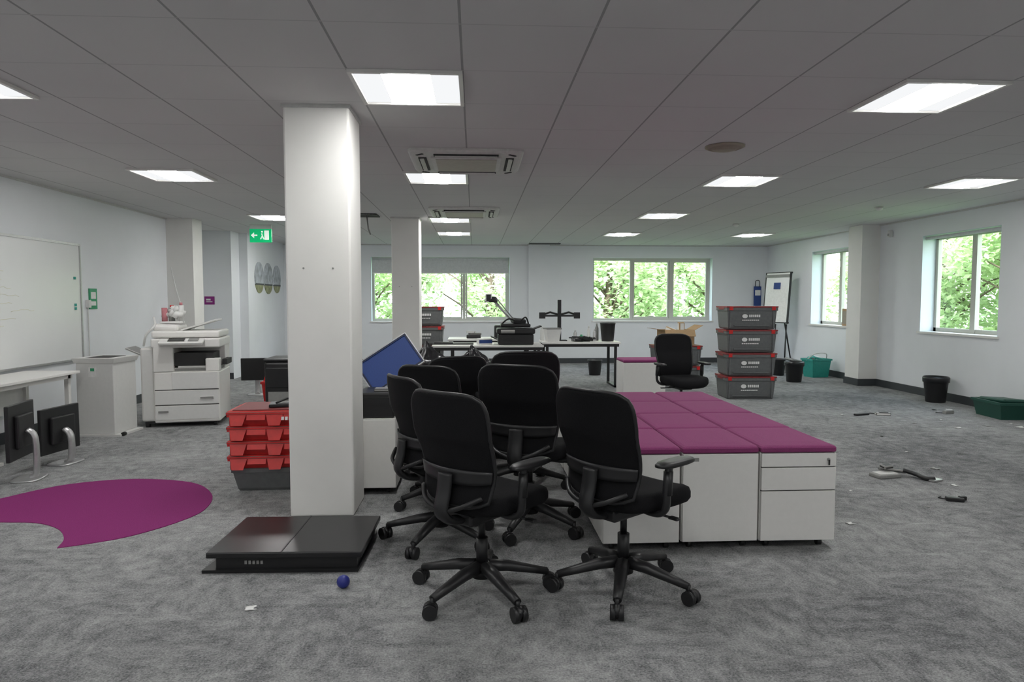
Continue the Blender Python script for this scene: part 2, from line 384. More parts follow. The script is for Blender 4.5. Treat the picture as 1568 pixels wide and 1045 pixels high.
CH=chair_mesh(); CH2=chair_mesh(.3+R(36))
def chair(x,y,face,s=1,name='office_chair',me=None):
    return put(name,me or CH,(x,y,0),R(face-90),(s,s,s) if s!=1 else None)
chair(.03,3.12,47,me=CH2); chair(.70,3.14,38)
chair(-.20,3.86,30,.98); chair(.33,4.06,66,1.03,me=CH2); chair(-.20,4.55,62,.98); chair(.33,4.95,95,1.04,me=CH2); chair(-.20,5.25,110,.98)
chair(2.34,7.6,-80)

# ---------------------------------------------------------------- pedestals
def ped_mesh(kind,cush,w=.425,d=.55):
    b=B(); h=.54
    b.bx(.002,w-.002,.02,d,.045,h,'white',bev=.004)
    b.bx(.02,w-.02,.05,d-.03,.035,.05,'blk')
    if kind=='drawers':
        for (z0,z1) in ((.05,.325),(.331,.455),(.461,.535)):
            b.bx(.004,w-.004,.0,.02,z0,z1,'white',bev=.003)
        b.bx(.006,w-.006,.012,.022,.05,.535,'gap')
        b.cyl((w-.05,-.006,.50),(w-.05,.004,.50),.009,'silver',seg=12); b.box((w-.05,-.012,.485),(.008,.004,.03),'gloss')
    else:
        b.bx(.004,w-.004,.002,.02,.05,.535,'white',bev=.003)
        b.bx(.006,w-.006,.014,.022,.046,.536,'gap')
        if kind=='label': b.bx(.03,.09,.0,.003,.495,.515,'grey2'); b.bx(.033,.06,-.001,.0,.499,.511,'paper')
    for x in (.06,w-.06):
        for y in (.07,d-.07):
            b.cyl((x-.012,y,.021),(x+.012,y,.021),.021,'blk',seg=12); b.bx(x-.012,x+.012,y-.012,y+.012,.02,.045,'blk')
    if cush:
        rings=[]
        for e_,z in ((.004,h),(0,h+.006),(0,h+.024),(.006,h+.032),(.02,h+.037),(.10,h+.041)):
            p=[]; x0,x1,y0,y1=e_,w-e_,e_,d-e_; n=4; rr=.015+e_*.3
            for (cx,cy,a0) in ((x1-rr,y0+rr,-90),(x1-rr,y1-rr,0),(x0+rr,y1-rr,90),(x0+rr,y0+rr,180)):
                for q in range(n+1):
                    a=R(a0+90*q/n); p.append((cx+rr*math.cos(a),cy+rr*math.sin(a),z))
            rings.append(p)
        b.loft(rings,'mag',smooth=False)
    return b.mesh('drawer_pedestal')
PD=ped_mesh('drawers',True); PP=ped_mesh('plain',True); PL=ped_mesh('label',True); PN=ped_mesh('plain',False)
for r in range(4):
    for c in range(3):
        me=PD if (c==2) else (PL if (c==1 and r==0) else PP)
        put('drawer_pedestal',me,(.69+c*.435+random.uniform(-.003,.003),3.60+r*.562+random.uniform(-.004,.004),0))
for c in range(3): put('drawer_pedestal',PP,(-.62+c*.435,5.86,0))
put('drawer_pedestal',PN,(-.98,4.78,0))
put('drawer_pedestal',ped_mesh('plain',True,w=.58,d=.45),(1.98,9.0,0))

# ---------------------------------------------------------------- crates
def crate_parts(b,w,d,h,z0,body,lid,logo=True):
    t=.03
    def ring(e,z): return [(-w/2+e,-d/2+e,z),(w/2-e,-d/2+e,z),(w/2-e,d/2-e,z),(-w/2+e,d/2-e,z)]
    b.loft([ring(t+.01,z0),ring(t,z0+.02),ring(.012,z0+h*.80)],body)
    b.loft([ring(.002,z0+h*.78),ring(0,z0+h*.80),ring(0,z0+h*.90),ring(.006,z0+h*.91)],body)
    for s_ in (-1,1):
        for x in (-.42*w,.42*w):
            b.box((x,s_*(d/2-.016),z0+h*.4),(.02,.02,h*.72),body,bev=.003)
    b.box((0,-d/2+.012,z0+h*.15),(w*.7,.012,.02),body)
    nz=6; e=.004
    zz=z0+h*.91
    pl=[(-w/2-e,-d/2-e)]+[( -.02 if k%2 else .02,-d/2-e+(d+2*e)*k/nz) for k in range(nz+1)]+[(-w/2-e,d/2+e)]
    pr=[(w/2+e,-d/2-e)]+[( -.016 if k%2 else .024,-d/2-e+(d+2*e)*k/nz) for k in range(nz+1)]+[(w/2+e,d/2+e)]
    b.poly(pl,zz,z0+h-.010,lid); b.poly(pr,zz,z0+h-.010,lid)
    for s_ in (-1,1): b.box((s_*(w/2-.02),0,z0+h*.88),(.05,d*.5,.04),lid,bev=.004)
    b.box((-w/2+.06,-d/2-.002,z0+h*.88),(.05,.012,.05),'red'); b.box((w/2-.06,-d/2-.002,z0+h*.88),(.05,.012,.05),'red')
    if logo:
        m0=Matrix.Translation((-.10,-d/2+.010,z0+h*.55))@Matrix.Rotation(R(90),4,'X')
        P=[(m0@Vector((.038*math.cos(q*math.pi/8),.028*math.sin(q*math.pi/8),.0))) for q in range(16)]
        b.loft([P,[p+Vector((0,-.006,0)) for p in P]],'paper')
        for (x,zf,ww,hh) in ((.035,.56,.16,.035),(-.02,.38,.24,.014)):
            nb=6 if hh>.02 else 9
            for k in range(nb):
                b.box((x-ww/2+(k+.5)*ww/nb,-d/2+.0185-(zf*.018),z0+h*zf),(ww/nb*.72,.006,hh),'paper')
def crate_stack(name,n,x,y,w=.72,d=.46,h=.325,rz=0,lid='redd',body='grey',logo=True):
    b=B()
    for k in range(n): crate_parts(b,w,d,h,k*h,body,lid,logo)
    return b.fin(name,(x,y,0),rz)
crate_stack('storage_crate_stack',4,3.83,9.45,w=.71,rz=R(-2))
crate_stack('storage_crate_stack',4,-.82,11.35,w=.62,h=.32)
crate_stack('storage_crate_stack',2,3.25,10.9,w=.74,h=.33)
# nested red crates on a grey crate
b=B(); w,d=.64,.42
def ring(e,z): return [(-w/2-e,-d/2-e,z),(w/2+e,-d/2-e,z),(w/2+e,d/2+e,z),(-w/2-e,d/2+e,z)]
b.loft([ring(-.05,0),ring(-.04,.02),ring(-.015,.14),ring(-.005,.14),ring(-.005,.17)],'grey')
tops=(.27,.375,.48,.585)
for k,zt in enumerate(tops):
    b.loft([ring(-.03,zt-.11),ring(-.018,zt-.03)],'red')
    b.loft([ring(-.012,zt-.045),ring(.012,zt-.04),ring(.014,zt-.006),ring(.006,zt)],'red')
    for s_ in (-1,1):
        n=5; seg=w/n
        for q in range(n):
            xa=-w/2+q*seg; drop=.098 if q%2==0 else .060
            y0=s_*(d/2+.012); y1=s_*(d/2+.012+.030*drop/.085)
            P=[(xa+.001,y0,zt-.008),(xa+seg-.001,y0,zt-.008),(xa+seg-(.025 if q%2==0 else -.0),y1,zt-drop),(xa+(.025 if q%2==0 else .0),y1,zt-drop)]
            b.loft([P,[(p[0],p[1]-s_*.008,p[2]) for p in P]],'red')
        b.box((0,s_*(d/2+.016),zt-.014),(w+.03,.014,.018),'red',bev=.003)
        b.box((s_*(w/2+.016),0,zt-.03),(.014,.30,.05),'red',bev=.003)
        for x in (-.30,.30): b.box((x,s_*(d/2+.004),zt-.065),(.03,.03,.075),'red',bev=.004)
for k in range(6): b.box((.06+k*.026,-d/2-.036,.535),(.018,.006,.024),'paper',rot=(-.35,0,0))
b.loft([ring(-.02,.586),ring(-.02,.592)],'redd')
b.fin('red_storage_crate_stack',(-1.43,5.12,0),R(2))
b=B(); b.box((0,0,.012),(.30,.16,.024),'blk',bev=.006); b.tube(cat([(-.1,-.05,.03),(0,.06,.05),(.12,-.02,.03),(.18,.05,.03)]),.008,'blk'); b.box((.12,.02,.03),(.09,.06,.05),'grey2',bev=.008)
b.fin('keyboard_and_cables',(-1.36,5.1,.593),.2)

# ---------------------------------------------------------------- plinth
b=B()
b.loft([[(-.42,-.30,0),(.36,-.30,0),(.36,.28,0),(-.36,.28,0)],[(-.42,-.30,.016),(.36,-.30,.016),(.36,.28,.016),(-.36,.28,.016)]],'gloss')
b.bx(-.36,.35,-.27,.26,.016,.075,'blk')
b.bx(-.40,.38,-.30,.28,.075,.105,'gloss',bev=.006)
for k in range(5): b.box((-.21+k*.02,-.272,.045),(.012,.004,.018),'grey2')
b.bx(-.03,-.022,-.30,.28,.105,.107,'blk')
b.fin('black_display_plinth',(-.945,3.72,0),R(-1.5))
b=B(); r=.031
b.loft([[(r*math.sin(a)*math.cos(q*math.pi/12),r*math.sin(a)*math.sin(q*math.pi/12),r-r*math.cos(a)) for q in range(24)] for a in [math.pi*(k+.05)/14.1 for k in range(15)]],'ball',smooth=True)
b.fin('blue_ball',(-.63,3.22,0))
def scrap(x,y,w=.05,d=.04,m='paper',rz=.3,name='paper_scrap',z=.001):
    b=B(); b.sheet(lambda u,v:((u-.5)*w,(v-.5)*d,.002+.006*math.sin(u*5)*math.sin(v*3)**2),5,4,.001,m)
    b.fin(name,(x,y,z),rz)
scrap(-1.0,3.02,.05,.045); scrap(2.3,4.0,.05,.04); scrap(3.0,4.3,.03,.03,'grey2'); scrap(5.6,7.1,.12,.06,'grey2'); scrap(5.2,7.0,.1,.05)
scrap(5.95,7.2,.06,.05); scrap(3.55,4.8,.05,.05); scrap(4.4,7.9,.06,.05); scrap(5.9,7.0,.12,.08); scrap(3.9,5.9,.04,.03)
scrap(4.9,7.3,.06,.04,'grey2',1.0); scrap(5.35,7.5,.08,.03,'paper',.8); scrap(4.1,6.6,.04,.03,'blk'); scrap(5.75,8.2,.07,.05,'blk',1.2); scrap(3.75,5.3,.09,.06,'grey2',.7); scrap(2.7,4.7,.025,.02)

# ---------------------------------------------------------------- magenta inlay
pts=[(-3.28,4.82),(-3.04,5.17),(-2.62,5.31),(-2.14,5.19),(-1.86,4.86),(-1.77,4.5),(-1.84,4.24),(-2.0,4.01),(-2.16,3.90),(-2.31,3.83),(-2.36,3.98),(-2.5,4.16),(-2.7,4.28),(-2.95,4.31),(-3.3,4.36),(-3.75,4.36),(-3.95,4.5),(-3.7,4.62)]
cp=cat([(p[0],p[1],0) for p in pts[:10]],6)+cat([(p[0],p[1],0) for p in pts[9:]],6)[1:]
b=B(); b.poly([(p.x,p.y) for p in cp],.0,.004,'magfloor'); b.fin('magenta_carpet_inlay')

# ---------------------------------------------------------------- whiteboard & left wall
b=B(); y0,y1=5.5,8.05; x=XL+.002
b.bx(x,x+.02,y0,y1,.70,2.0,'board')
b.bx(x,x+.03,y0,y1,1.985,2.01,'silver'); b.bx(x,x+.03,y0,y1,.695,.715,'silver'); b.bx(x,x+.03,y1-.015,y1+.005,.70,2.0,'silver'); b.bx(x,x+.03,y0-.01,y0+.01,.70,2.0,'silver')
for k in range(9):
    yy=6.4+random.random()*.5; zz=1.72-k*.075
    P=[(x+.0205,yy+j*.05,zz+random.uniform(-.012,.012)) for j in range(random.randint(5,10))]
    b.tube(P,.0018,'ink',seg=4)
for z_ in (1.62,1.32,1.28): b.box((x+.025,7.93,z_),(.012,.03,.03),'teal')
b.fin('whiteboard')
b=B()
b.bx(-.25,.27,-1.15,1.13,.655,.68,'white',bev=.004)
for yy in (-1.05,.0,1.05):
    b.bx(.17,.21,yy-.02,yy+.02,.02,.66,'white'); b.bx(-.23,-.19,yy-.02,yy+.02,.02,.66,'white'); b.bx(-.23,.25,yy-.02,yy+.02,0,.025,'white')
    b.bx(-.2,.2,yy-.015,yy+.015,.6,.655,'white')
b.bx(-.24,-.22,-1.1,1.1,.30,.62,'white2'); b.bx(.19,.21,-1.1,1.1,.61,.66,'white')
b.fin('white_bench_desk',(-4.16,5.80,0))
b=B()
b.bx(-.19,.19,-.2,.2,.02,.74,'white2',bev=.008); b.loft([[(-.2,-.21,.74),(.2,-.21,.74),(.2,.21,.74),(-.2,.21,.74)],[(-.215,-.225,.79),(.215,-.225,.79),(.215,.225,.79),(-.215,.225,.79)]],'white2')
b.bx(-.12,.12,-.15,.15,.788,.792,'gap'); b.bx(-.06,.02,-.2035,-.2,.60,.70,'paper'); b.bx(-.04,.0,-.205,-.203,.66,.69,'greens'); b.bx(-.19,.25,-.22,.2,0,.02,'white2'); b.cyl((.26,-.19,.02),(.26,-.15,.02),.02,'blk')
b.fin('recycling_bin_cabinet',(-3.80,7.24,0),R(-4))
b=B(); b.bx(0,.012,-.08,.08,-.12,.12,'greens'); b.bx(.012,.014,-.05,.05,0,.08,'paper'); b.bx(.012,.014,-.05,.05,-.08,-.03,'paper'); b.fin('green_first_aid_sign',(XL,8.32,1.39))
b=B(); b.tube(cat([(XL+.01,8.2,1.33),(XL+.012,8.2,1.0),(XL+.012,8.2,.55)]),.006,'white2'); b.box((XL+.02,8.2,1.33),(.04,.05,.09),'white2',bev=.005); b.fin('wall_cable')
b=B(); b.bx(-.085,.085,-.008,0,-.07,.07,'purple'); b.bx(-.055,.02,-.0095,-.008,.0,.03,'paper'); b.bx(-.055,.05,-.0095,-.008,-.03,-.015,'paper'); b.fin('purple_door_sign',(-4.58,12.1,1.37))
b=B(); b.bx(-.17,.17,-.02,.02,-.11,.10,'green',bev=.004)
b.bx(-.17,.17,-.012,.012,.10,.17,'white2')
b.box((-.08,-.0215,0),(.06,.003,.02),'lit'); b.loft([[(-.15,-.022,0),(-.10,-.022,.045),(-.10,-.022,-.045)],[(-.15,-.02,0),(-.10,-.02,.045),(-.10,-.02,-.045)]],'lit')
b.bx(.06,.13,-.0225,-.02,-.07,.075,'lit'); b.tube([(.0,-.022,-.06),(.03,-.022,-.01),(.02,-.022,.03)],.009,'lit',seg=5); b.tube([(.05,-.022,-.06),(.03,-.022,-.01)],.009,'lit',seg=5); b.cyl((.025,-.024,.055),(.025,-.02,.055),.014,'lit',seg=10)
b.fin('exit_sign',(-3.38,11.1,CEIL-.17))
for k,(yy,rr_) in enumerate(((13.12,.27),(13.68,.28),(14.26,.26))):
    b=B()
    def arc(a0,a1,n=18): return [(yy+rr_*math.cos(a),1.80+rr_*1.08*math.sin(a)) for a in [a0+(a1-a0)*j/n for j in range(n+1)]]
    for P,mm in ((arc(R(-25),R(205)),'disc'),(arc(R(205),R(335)),'olive')):
        b.loft([[(-4.05,p[0],p[1]) for p in P],[(-4.035,p[0],p[1]) for p in P]],mm)
    b.bx(-4.05,-4.033,yy-rr_*.9,yy+rr_*.9,1.66,1.69,'base')
    b.fin('round_wall_picture')

# ---------------------------------------------------------------- photocopier
b=B()
b.bx(-.30,.36,-.33,.33,.05,.60,'white',bev=.015)
b.bx(-.29,.35,-.335,-.32,.08,.235,'white2',bev=.005); b.bx(-.29,.35,-.335,-.32,.245,.40,'white2',bev=.005); b.bx(-.12,.35,-.34,-.32,.41,.60,'white2',bev=.008)
b.bx(-.29,.35,-.332,-.318,.236,.244,'gap'); b.bx(-.29,.35,-.332,-.318,.401,.409,'gap')
b.bx(.16,.30,-.345,-.33,.30,.33,'grey2',bev=.004); b.bx(-.26,-.16,-.345,-.33,.16,.18,'grey2')
b.bx(-.30,-.10,-.33,.33,.60,.90,'white',bev=.01); b.bx(-.10,.36,.05,.33,.60,.88,'white',bev=.01); b.bx(-.10,.34,-.30,.05,.60,.64,'grey2',bev=.006)
b.bx(-.10,.30,-.29,.05,.66,.80,'gap'); b.bx(-.06,.30,-.31,.04,.64,.66,'white2',bev=.005); b.bx(.22,.36,-.33,-.2,.60,.74,'white',bev=.01)
b.bx(-.32,.37,-.33,.33,.86,.96,'white',bev=.015)
b.box((.0,-.38,.93),(.44,.14,.03),'white2',rot=(.3,0,0),bev=.008); b.box((-.05,-.385,.951),(.16,.08,.004),'gloss',rot=(.3,0,0)); b.box((.12,-.385,.951),(.1,.08,.004),'grey2',rot=(.3,0,0))
b.bx(-.33,.36,-.27,.33,.965,1.04,'white',bev=.02); b.box((-.20,0,1.07),(.26,.46,.08),'white',bev=.03,rot=(0,.06,0)); b.box((.13,0,1.10),(.38,.38,.018),'white2',rot=(0,-.30,0),bev=.004)
b.bx(-.44,-.30,-.28,.28,.06,.86,'white2',bev=.02); b.box((-.50,-.02,.80),(.24,.34,.02),'grey2',rot=(0,.45,0),bev=.004)
b.tube(cat([(-.42,-.2,.88),(-.38,-.25,1.0),(-.30,-.22,1.1),(-.34,-.1,1.18)]),.012,'white2')
b.bx(.37,.42,-.2,.1,.66,.72,'gap')
for x in (-.38,.3):
    for y in (-.27,.27): b.cyl((x-.02,y,.025),(x+.02,y,.025),.025,'blk',seg=12); b.bx(x-.02,x+.02,y-.02,y+.02,.03,.055,'blk')
b.bx(-.40,.34,-.3,.3,.04,.06,'blk')
b.fin('photocopier',(-3.20,7.85,0),R(10))
b=B()
for k in range(9):
    p=Vector((random.uniform(-.12,.12),random.uniform(-.06,.06),.05+random.random()*.08))
    b.tube([p,p+Vector((.03,0,.04)),p+Vector((.08,.02,.02))],.034,'white2' if k%3 else 'paper',seg=8)
b.cyl((-.08,0,0),(-.08,0,.17),.03,'pink'); b.cyl((-.01,.02,0),(-.01,.02,.17),.032,'grey2'); b.cyl((-.01,.02,.17),(-.01,.02,.20),.02,'red'); b.cyl((.09,.0,0),(.09,.0,.20),.028,'white2'); b.cyl((.09,.0,.20),(.09,.0,.23),.016,'pink')
b.box((0,0,.01),(.22,.16,.02),'white2',bev=.004)
b.fin('cleaning_supplies',(-3.37,7.82,1.118),R(10))
b=B(); b.tube(cat([(-4.1,7.72,.008),(-4.2,7.6,.008),(-4.0,7.66,.008),(-3.95,7.9,.008),(-4.25,8.0,.1),(-4.40,8.0,.5)]),.007,'blk'); b.box((-4.1,7.8,.02),(.14,.08,.04),'blk',bev=.006); b.fin('power_cable')
b=B(); b.tube(cat([(-4.4,10.2,1.85),(-4.2,9.9,1.5),(-3.95,9.5,1.15),(-3.9,9.3,.6),(-3.85,9.2,.02)]),.007,'white2'); b.fin('hanging_hose')

# ---------------------------------------------------------------- monitors on floor
def monitor(x,y,rz,w=.50,h=.32,z=.16,name='computer_monitor',silver=True):
    b=B(); m='silver' if silver else 'blk'
    b.box((0,0,z+h/2),(w,.028,h),'blk',bev=.006); b.box((0,.03,z+h/2),(w*.6,.03,h*.6),'blk',bev=.01)
    b.bx(-w/2+.012,w/2-.012,-.0165,-.013,z+.014,z+h-.012,'gloss')
    b.tube(cat([(0,.05,z+h*.5),(0,.10,z+h*.35),(0,.10,.05),(0,.06,.015)],4),.02,m,seg=8,sx=1.8)
    b.sell((0,.05,0),.26,.20,[(1,0),(1,.010),(.9,.014)],m,e=4,seg=28)
    return b.fin(name,(x,y,0),rz)
monitor(-3.47,5.36,R(-80),z=.17,w=.42,h=.42); monitor(-3.50,5.90,R(-98),z=.10,w=.44,h=.38)
monitor(-3.15,10.0,R(10),w=.42,h=.32,z=.22)
b=B(); b.bx(-.17,.17,-.25,.25,0,.62,'blk',bev=.03); b.bx(-.18,.18,-.26,.26,.62,.66,'blk',bev=.015); b.bx(-.15,.15,-.262,-.24,.30,.55,'gloss',bev=.01); b.bx(-.13,.13,-.265,-.25,.08,.26,'grey2',bev=.01); b.fin('floor_standing_printer',(-2.40,8.7,0))
b=B(); b.loft([[(-.08,-.08,0),(.08,-.08,0),(.08,.08,0),(-.08,.08,0)],[(-.10,-.10,.24),(.10,-.10,.24),(.10,.10,.24),(-.10,.10,.24)],[(-.115,-.115,.24),(.115,-.115,.24),(.115,.115,.24),(-.115,.115,.24)],[(-.115,-.115,.27),(.115,-.115,.27),(.115,.115,.27),(-.115,.115,.27)]],'red')
b.tube(cat([(-.1,0,.27),(-.05,0,.38),(.05,0,.38),(.1,0,.27)]),.008,'red'); b.fin('red_bucket',(-2.78,9.45,0))

# ---------------------------------------------------------------- junk between column and chairs
b=B(); b.box((0,0,.09),(.26,.34,.18),'blk',bev=.012); b.box((0,-.171,.12),(.2,.006,.05),'gloss'); b.box((.05,-.05,.19),(.14,.1,.02),'grey2',bev=.004); b.fin('computer_tower',(-.70,4.98,.541))
b=B()
b.box((0,0,0),(.42,.03,.24),'blue',bev=.004)
for s_ in (-1,1):
    b.box((s_*.215,0,0),(.016,.045,.27),'blk',bev=.004); b.box((0,0,s_*.127),(.446,.045,.016),'blk',bev=.004); b.box((s_*.226,-.005,0),(.008,.03,.27),'silver'); b.box((0,-.005,s_*.138),(.446,.03,.008),'silver')
b.box((0,.0175,0),(.41,.006,.23),'grey2')
o=b.fin('framed_blue_screen',(-.65,5.27,.885)); o.rotation_euler=(R(-22),R(-33),R(10))
def bag(x,y,z,r,seed,name='black_bin_bag'):
    bm=bmesh.new(); bmesh.ops.create_icosphere(bm,subdivisions=5,radius=1)
    for v in bm.verts:
        p=v.co.copy(); n=noise.noise(p*1.6+Vector((seed,0,0)))*.25+abs(noise.noise(p*4+Vector((0,seed,0))))*.22+abs(noise.noise(p*9))*.06
        f=1+n-.12; q=p*f
        if p.z>.7: q.z+= (p.z-.7)*1.2; q.x*=1-(p.z-.7)*2.2; q.y*=1-(p.z-.7)*2.2
        q.z=max(q.z,-.62)
        v.co=Vector((q.x*r,q.y*r,(q.z+.62)*r*.95))
    for f in bm.faces: f.smooth=True
    me=bpy.data.meshes.new(name); bm.to_mesh(me); bm.free(); me.materials.append(M['bag']); return put(name,me,(x,y,z),seed)
bag(-.42,6.13,.583,.22,1.3); bag(-.03,6.13,.583,.20,4.1)

# ---------------------------------------------------------------- tables and desk stuff
def table(name,x0,x1,y0,y1,h=.72):
    b=B(); b.bx(x0,x1,y0,y1,h-.03,h,'white',bev=.004)
    b.bx(x0+.02,x1-.02,y0+.03,y0+.06,h-.075,h-.03,'blk'); b.bx(x0+.02,x1-.02,y1-.06,y1-.03,h-.075,h-.03,'blk')
    for x in (x0+.05,x1-.09):
        for y in (y0+.04,y1-.08): b.bx(x,x+.04,y,y+.04,0,h-.03,'blk')
        b.bx(x,x+.04,y0+.04,y1-.04,.0,.03,'blk'); b.bx(x,x+.04,y0+.04,y1-.04,h-.07,h-.03,'blk')
    return b.fin(name)
table('office_table',-.62,1.0,9.85,10.6); table('office_table',1.06,2.28,10.55,11.25)
table('office_table',-.45,.95,11.3,12.0,.73)
b=B(); b.bx(-.26,.26,-.2,.2,0,.16,'blk',bev=.02); b.bx(-.28,.28,-.22,.22,.16,.24,'blk',bev=.02); b.box((.0,.02,.28),(.44,.3,.05),'blk',bev=.015); b.box((.24,-.02,.22),(.3,.26,.015),'blk',rot=(0,-.35,0)); b.bx(-.2,.1,-.205,-.19,.06,.1,'gloss'); b.box((-.12,-.225,.2),(.2,.05,.03),'grey2',rot=(.5,0,0))
b.box((-.32,-.05,.10),(.10,.26,.012),'blk',rot=(0,.4,0)); b.tube(cat([(-.2,0,.3),(-.1,-.1,.38),(.05,0,.34),(.15,-.05,.4),(.2,.05,.3)]),.012,'blk'); b.box((.05,.05,.34),(.2,.15,.08),'blk',bev=.02,rot=(.1,.1,.3)); b.fin('black_multifunction_printer',(.60,10.12,.721))
b=B(); b.box((0,0,.045),(.20,.14,.09),'paper',bev=.004); b.box((.0,-.071,.045),(.20,.003,.05),'blue'); b.fin('blue_white_carton',(.14,10.1,.72),.3)
b=B(); b.bx(-.3,.3,-.1,.1,0,.02,'blk',bev=.004); b.bx(-.28,.0,-.08,.08,.02,.035,'blk'); b.fin('keyboard',(-.32,10.15,.72))
b=B(); b.cyl((0,0,0),(0,0,.03),.08,'white2'); b.tube(cat([(0,0,.03),(.02,0,.30),(-.02,0,.34)],3),.016,'grey2'); b.tube([(0,0,.33),(-.30,0,.66)],.020,'silver'); b.tube([(.04,0,.33),(-.26,0,.70)],.009,'grey2')
b.sell((-.33,0,.66),.20,.20,[(.5,.05),(.8,.045),(1,.0),(1,-.04),(.85,-.04)],'blk',e=2); b.box((-.37,-.06,.69),(.1,.07,.13),'blk',bev=.015); b.fin('magnifier_desk_lamp',(.58,10.48,.72))
b=B(); b.bx(-.12,.12,-.08,.08,0,.015,'blk'); b.bx(-.03,.03,-.02,.02,.015,.66,'blk',bev=.004)
b.bx(-.32,.32,-.03,-.01,.39,.42,'blk')
for s_ in (-1,1): b.bx(s_*.28-.05,s_*.28+.05,-.05,-.03,.36,.46,'blk',bev=.004); b.tube([(0,0,.42),(s_*.15,-.02,.46),(s_*.28,-.03,.42)],.016,'blk')
b.fin('dual_monitor_arm',(1.36,10.95,.72))
b=B(); b.loft([[(-.09,-.07,0),(.09,-.07,0),(.09,.07,0),(-.09,.07,0)],[(-.12,-.09,.20),(.12,-.09,.20),(.12,.09,.20),(-.12,.09,.20)]],'white2'); b.bx(-.125,.125,-.095,.095,.20,.22,'grey2'); b.fin('desk_tidy_tray',(1.22,10.7,.72),.2)
b=B(); b.sell((0,0,0),.24,.24,[(.78,0),(.8,.01),(1,.27),(1.04,.275),(1.04,.295),(.98,.295),(.95,.26)],'blk',e=2); b.fin('wastepaper_bin',(2.12,10.8,.72))
for (x,y,h,r_,m_) in ((1.62,10.95,.17,.03,'silver'),(1.72,10.95,.10,.035,'greens'),(1.84,10.95,.24,.028,'white2'),(1.92,10.85,.19,.03,'silver'),(1.98,11.0,.28,.03,'grey2'),(1.10,11.1,.22,.035,'white2')):
    b=B(); b.sell((0,0,0),r_*2,r_*2,[(.95,0),(1,.01),(1,h*.72),(.5,h*.86),(.45,h*.9),(.5,h*.9),(.5,h)],m_,e=2,seg=16); b.fin('bottle',(x,y,.72))
b=B()
for k in range(6): b.tube(cat([(random.uniform(-.2,.2),random.uniform(-.08,.08),.012+.012*k) for _ in range(6)]),.010,'blk')
b.box((.08,0,.05),(.16,.08,.06),'blk',bev=.01,rot=(0,.2,0)); b.box((-.12,.02,.04),(.12,.08,.05),'grey2',bev=.01,rot=(0,-.2,.3)); b.fin('tangled_cables',(1.7,10.66,.722))
b=B(); b.box((0,0,.03),(.24,.16,.06),'blk',bev=.01); b.box((.02,0,.075),(.2,.14,.03),'grey2',bev=.006,rot=(0,0,.2)); b.box((-.04,0,.105),(.14,.1,.03),'paper',bev=.004,rot=(0,0,-.3)); b.fin('stacked_box_files',(-.02,11.6,.73))
b=B(); b.box((0,0,.11),(.34,.25,.22),'blk',bev=.02); b.box((0,-.126,.11),(.28,.004,.16),'gloss'); b.fin('small_projector_box',(.5,11.65,.73))
def bin_(x,y,r=.14,h=.30,m='blk',bagm=None):
    b=B(); b.sell((0,0,0),2*r,2*r,[(.78,0),(.8,.01),(1,h-.02),(1.05,h-.015),(1.05,h),(.98,h),(.93,h-.04)],m,e=2)
    if bagm: b.sell((0,0,0),2*r,2*r,[(1.06,h-.06),(1.08,h),(1.0,h+.015),(.9,h-.01)],bagm,e=2)
    b.fin('waste_bin',(x,y,0))
bin_(2.2,12.4,.13,.28); bin_(5.38,11.2,.15,.33,'blk','bag'); bin_(6.22,8.85,.15,.33,'blk','bag'); bin_(5.55,12.2,.14,.3)
b=B(); b.box((0,0,.10),(.34,.26,.20),'grey2',bev=.02); b.box((0,0,.23),(.3,.24,.08),'blk',bev=.03,rot=(.1,.2,.1)); b.box((.05,-.13,.1),(.2,.02,.12),'blue',bev=.006); b.fin('tool_bag',(6.0,12.5,0),.2)
b=B(); 
for (x0,x1,y0,y1) in ((-.25,.25,-.17,-.165),(-.25,.25,.165,.17),(-.25,-.245,-.17,.17),(.245,.25,-.17,.17)): b.bx(x0,x1,y0,y1,0,.24,'card')
b.bx(-.25,.25,-.17,.17,0,.005,'card')
b.box((-.33,0,.25),(.18,.34,.005),'card',rot=(0,.15,0)); b.box((.32,0,.27),(.17,.34,.005),'card',rot=(0,-.5,0)); b.box((0,-.20,.19),(.5,.005,.12),'card',rot=(-.5,0,0))
b.box((0,0,.2),(.3,.2,.08),'paper',bev=.02,rot=(.2,.3,.2)); b.box((.1,.02,.26),(.1,.1,.2),'white2',bev=.02); b.fin('open_cardboard_box',(3.25,10.9,.66),.1)
# flipchart easel
b=B()
b.box((0,0,1.42),(.62,.03,1.0),'board',rot=(-.08,0,0)); 
for s_ in (-1,1): b.box((s_*.31,-.002,1.42),(.02,.04,1.02),'blk',rot=(-.08,0,0)); b.tube([(s_*.28,-.03,.9),(s_*.33,-.12,.01)],.014,'blk'); 
b.box((0,-.04,.93),(.64,.07,.02),'blk'); b.box((0,.05,1.92),(.64,.05,.03),'blk'); b.tube([(0,.05,1.6),(0,.45,.01)],.014,'blk'); b.tube([(0,-.02,.9),(0,-.06,.5)],.012,'blk')
b.box((0,.02,1.86),(.60,.05,.05),'grey2',rot=(-.08,0,0)); b.box((.0,-.02,1.30),(.52,.012,.70),'paper',rot=(-.08,0,0)); b.box((0,.002,1.66),(.16,.03,.13),'blue',rot=(-.08,0,0))
b.fin('flipchart_easel',(6.05,13.4,0),R(-68))
b=B(); b.bx(-.08,.08,-.02,.02,0,.5,'blue',bev=.01); b.bx(-.06,.06,-.025,-.02,.3,.42,'paper'); b.tube(cat([(-.05,0,.5),(-.04,0,.62),(.04,0,.62),(.05,0,.5)]),.008,'blk'); b.fin('blue_hanging_bag',(6.22,14.76,1.18))
b=B()
def rr(w,d,z): return [(-w,-d,z),(w,-d,z),(w,d,z),(-w,d,z)]
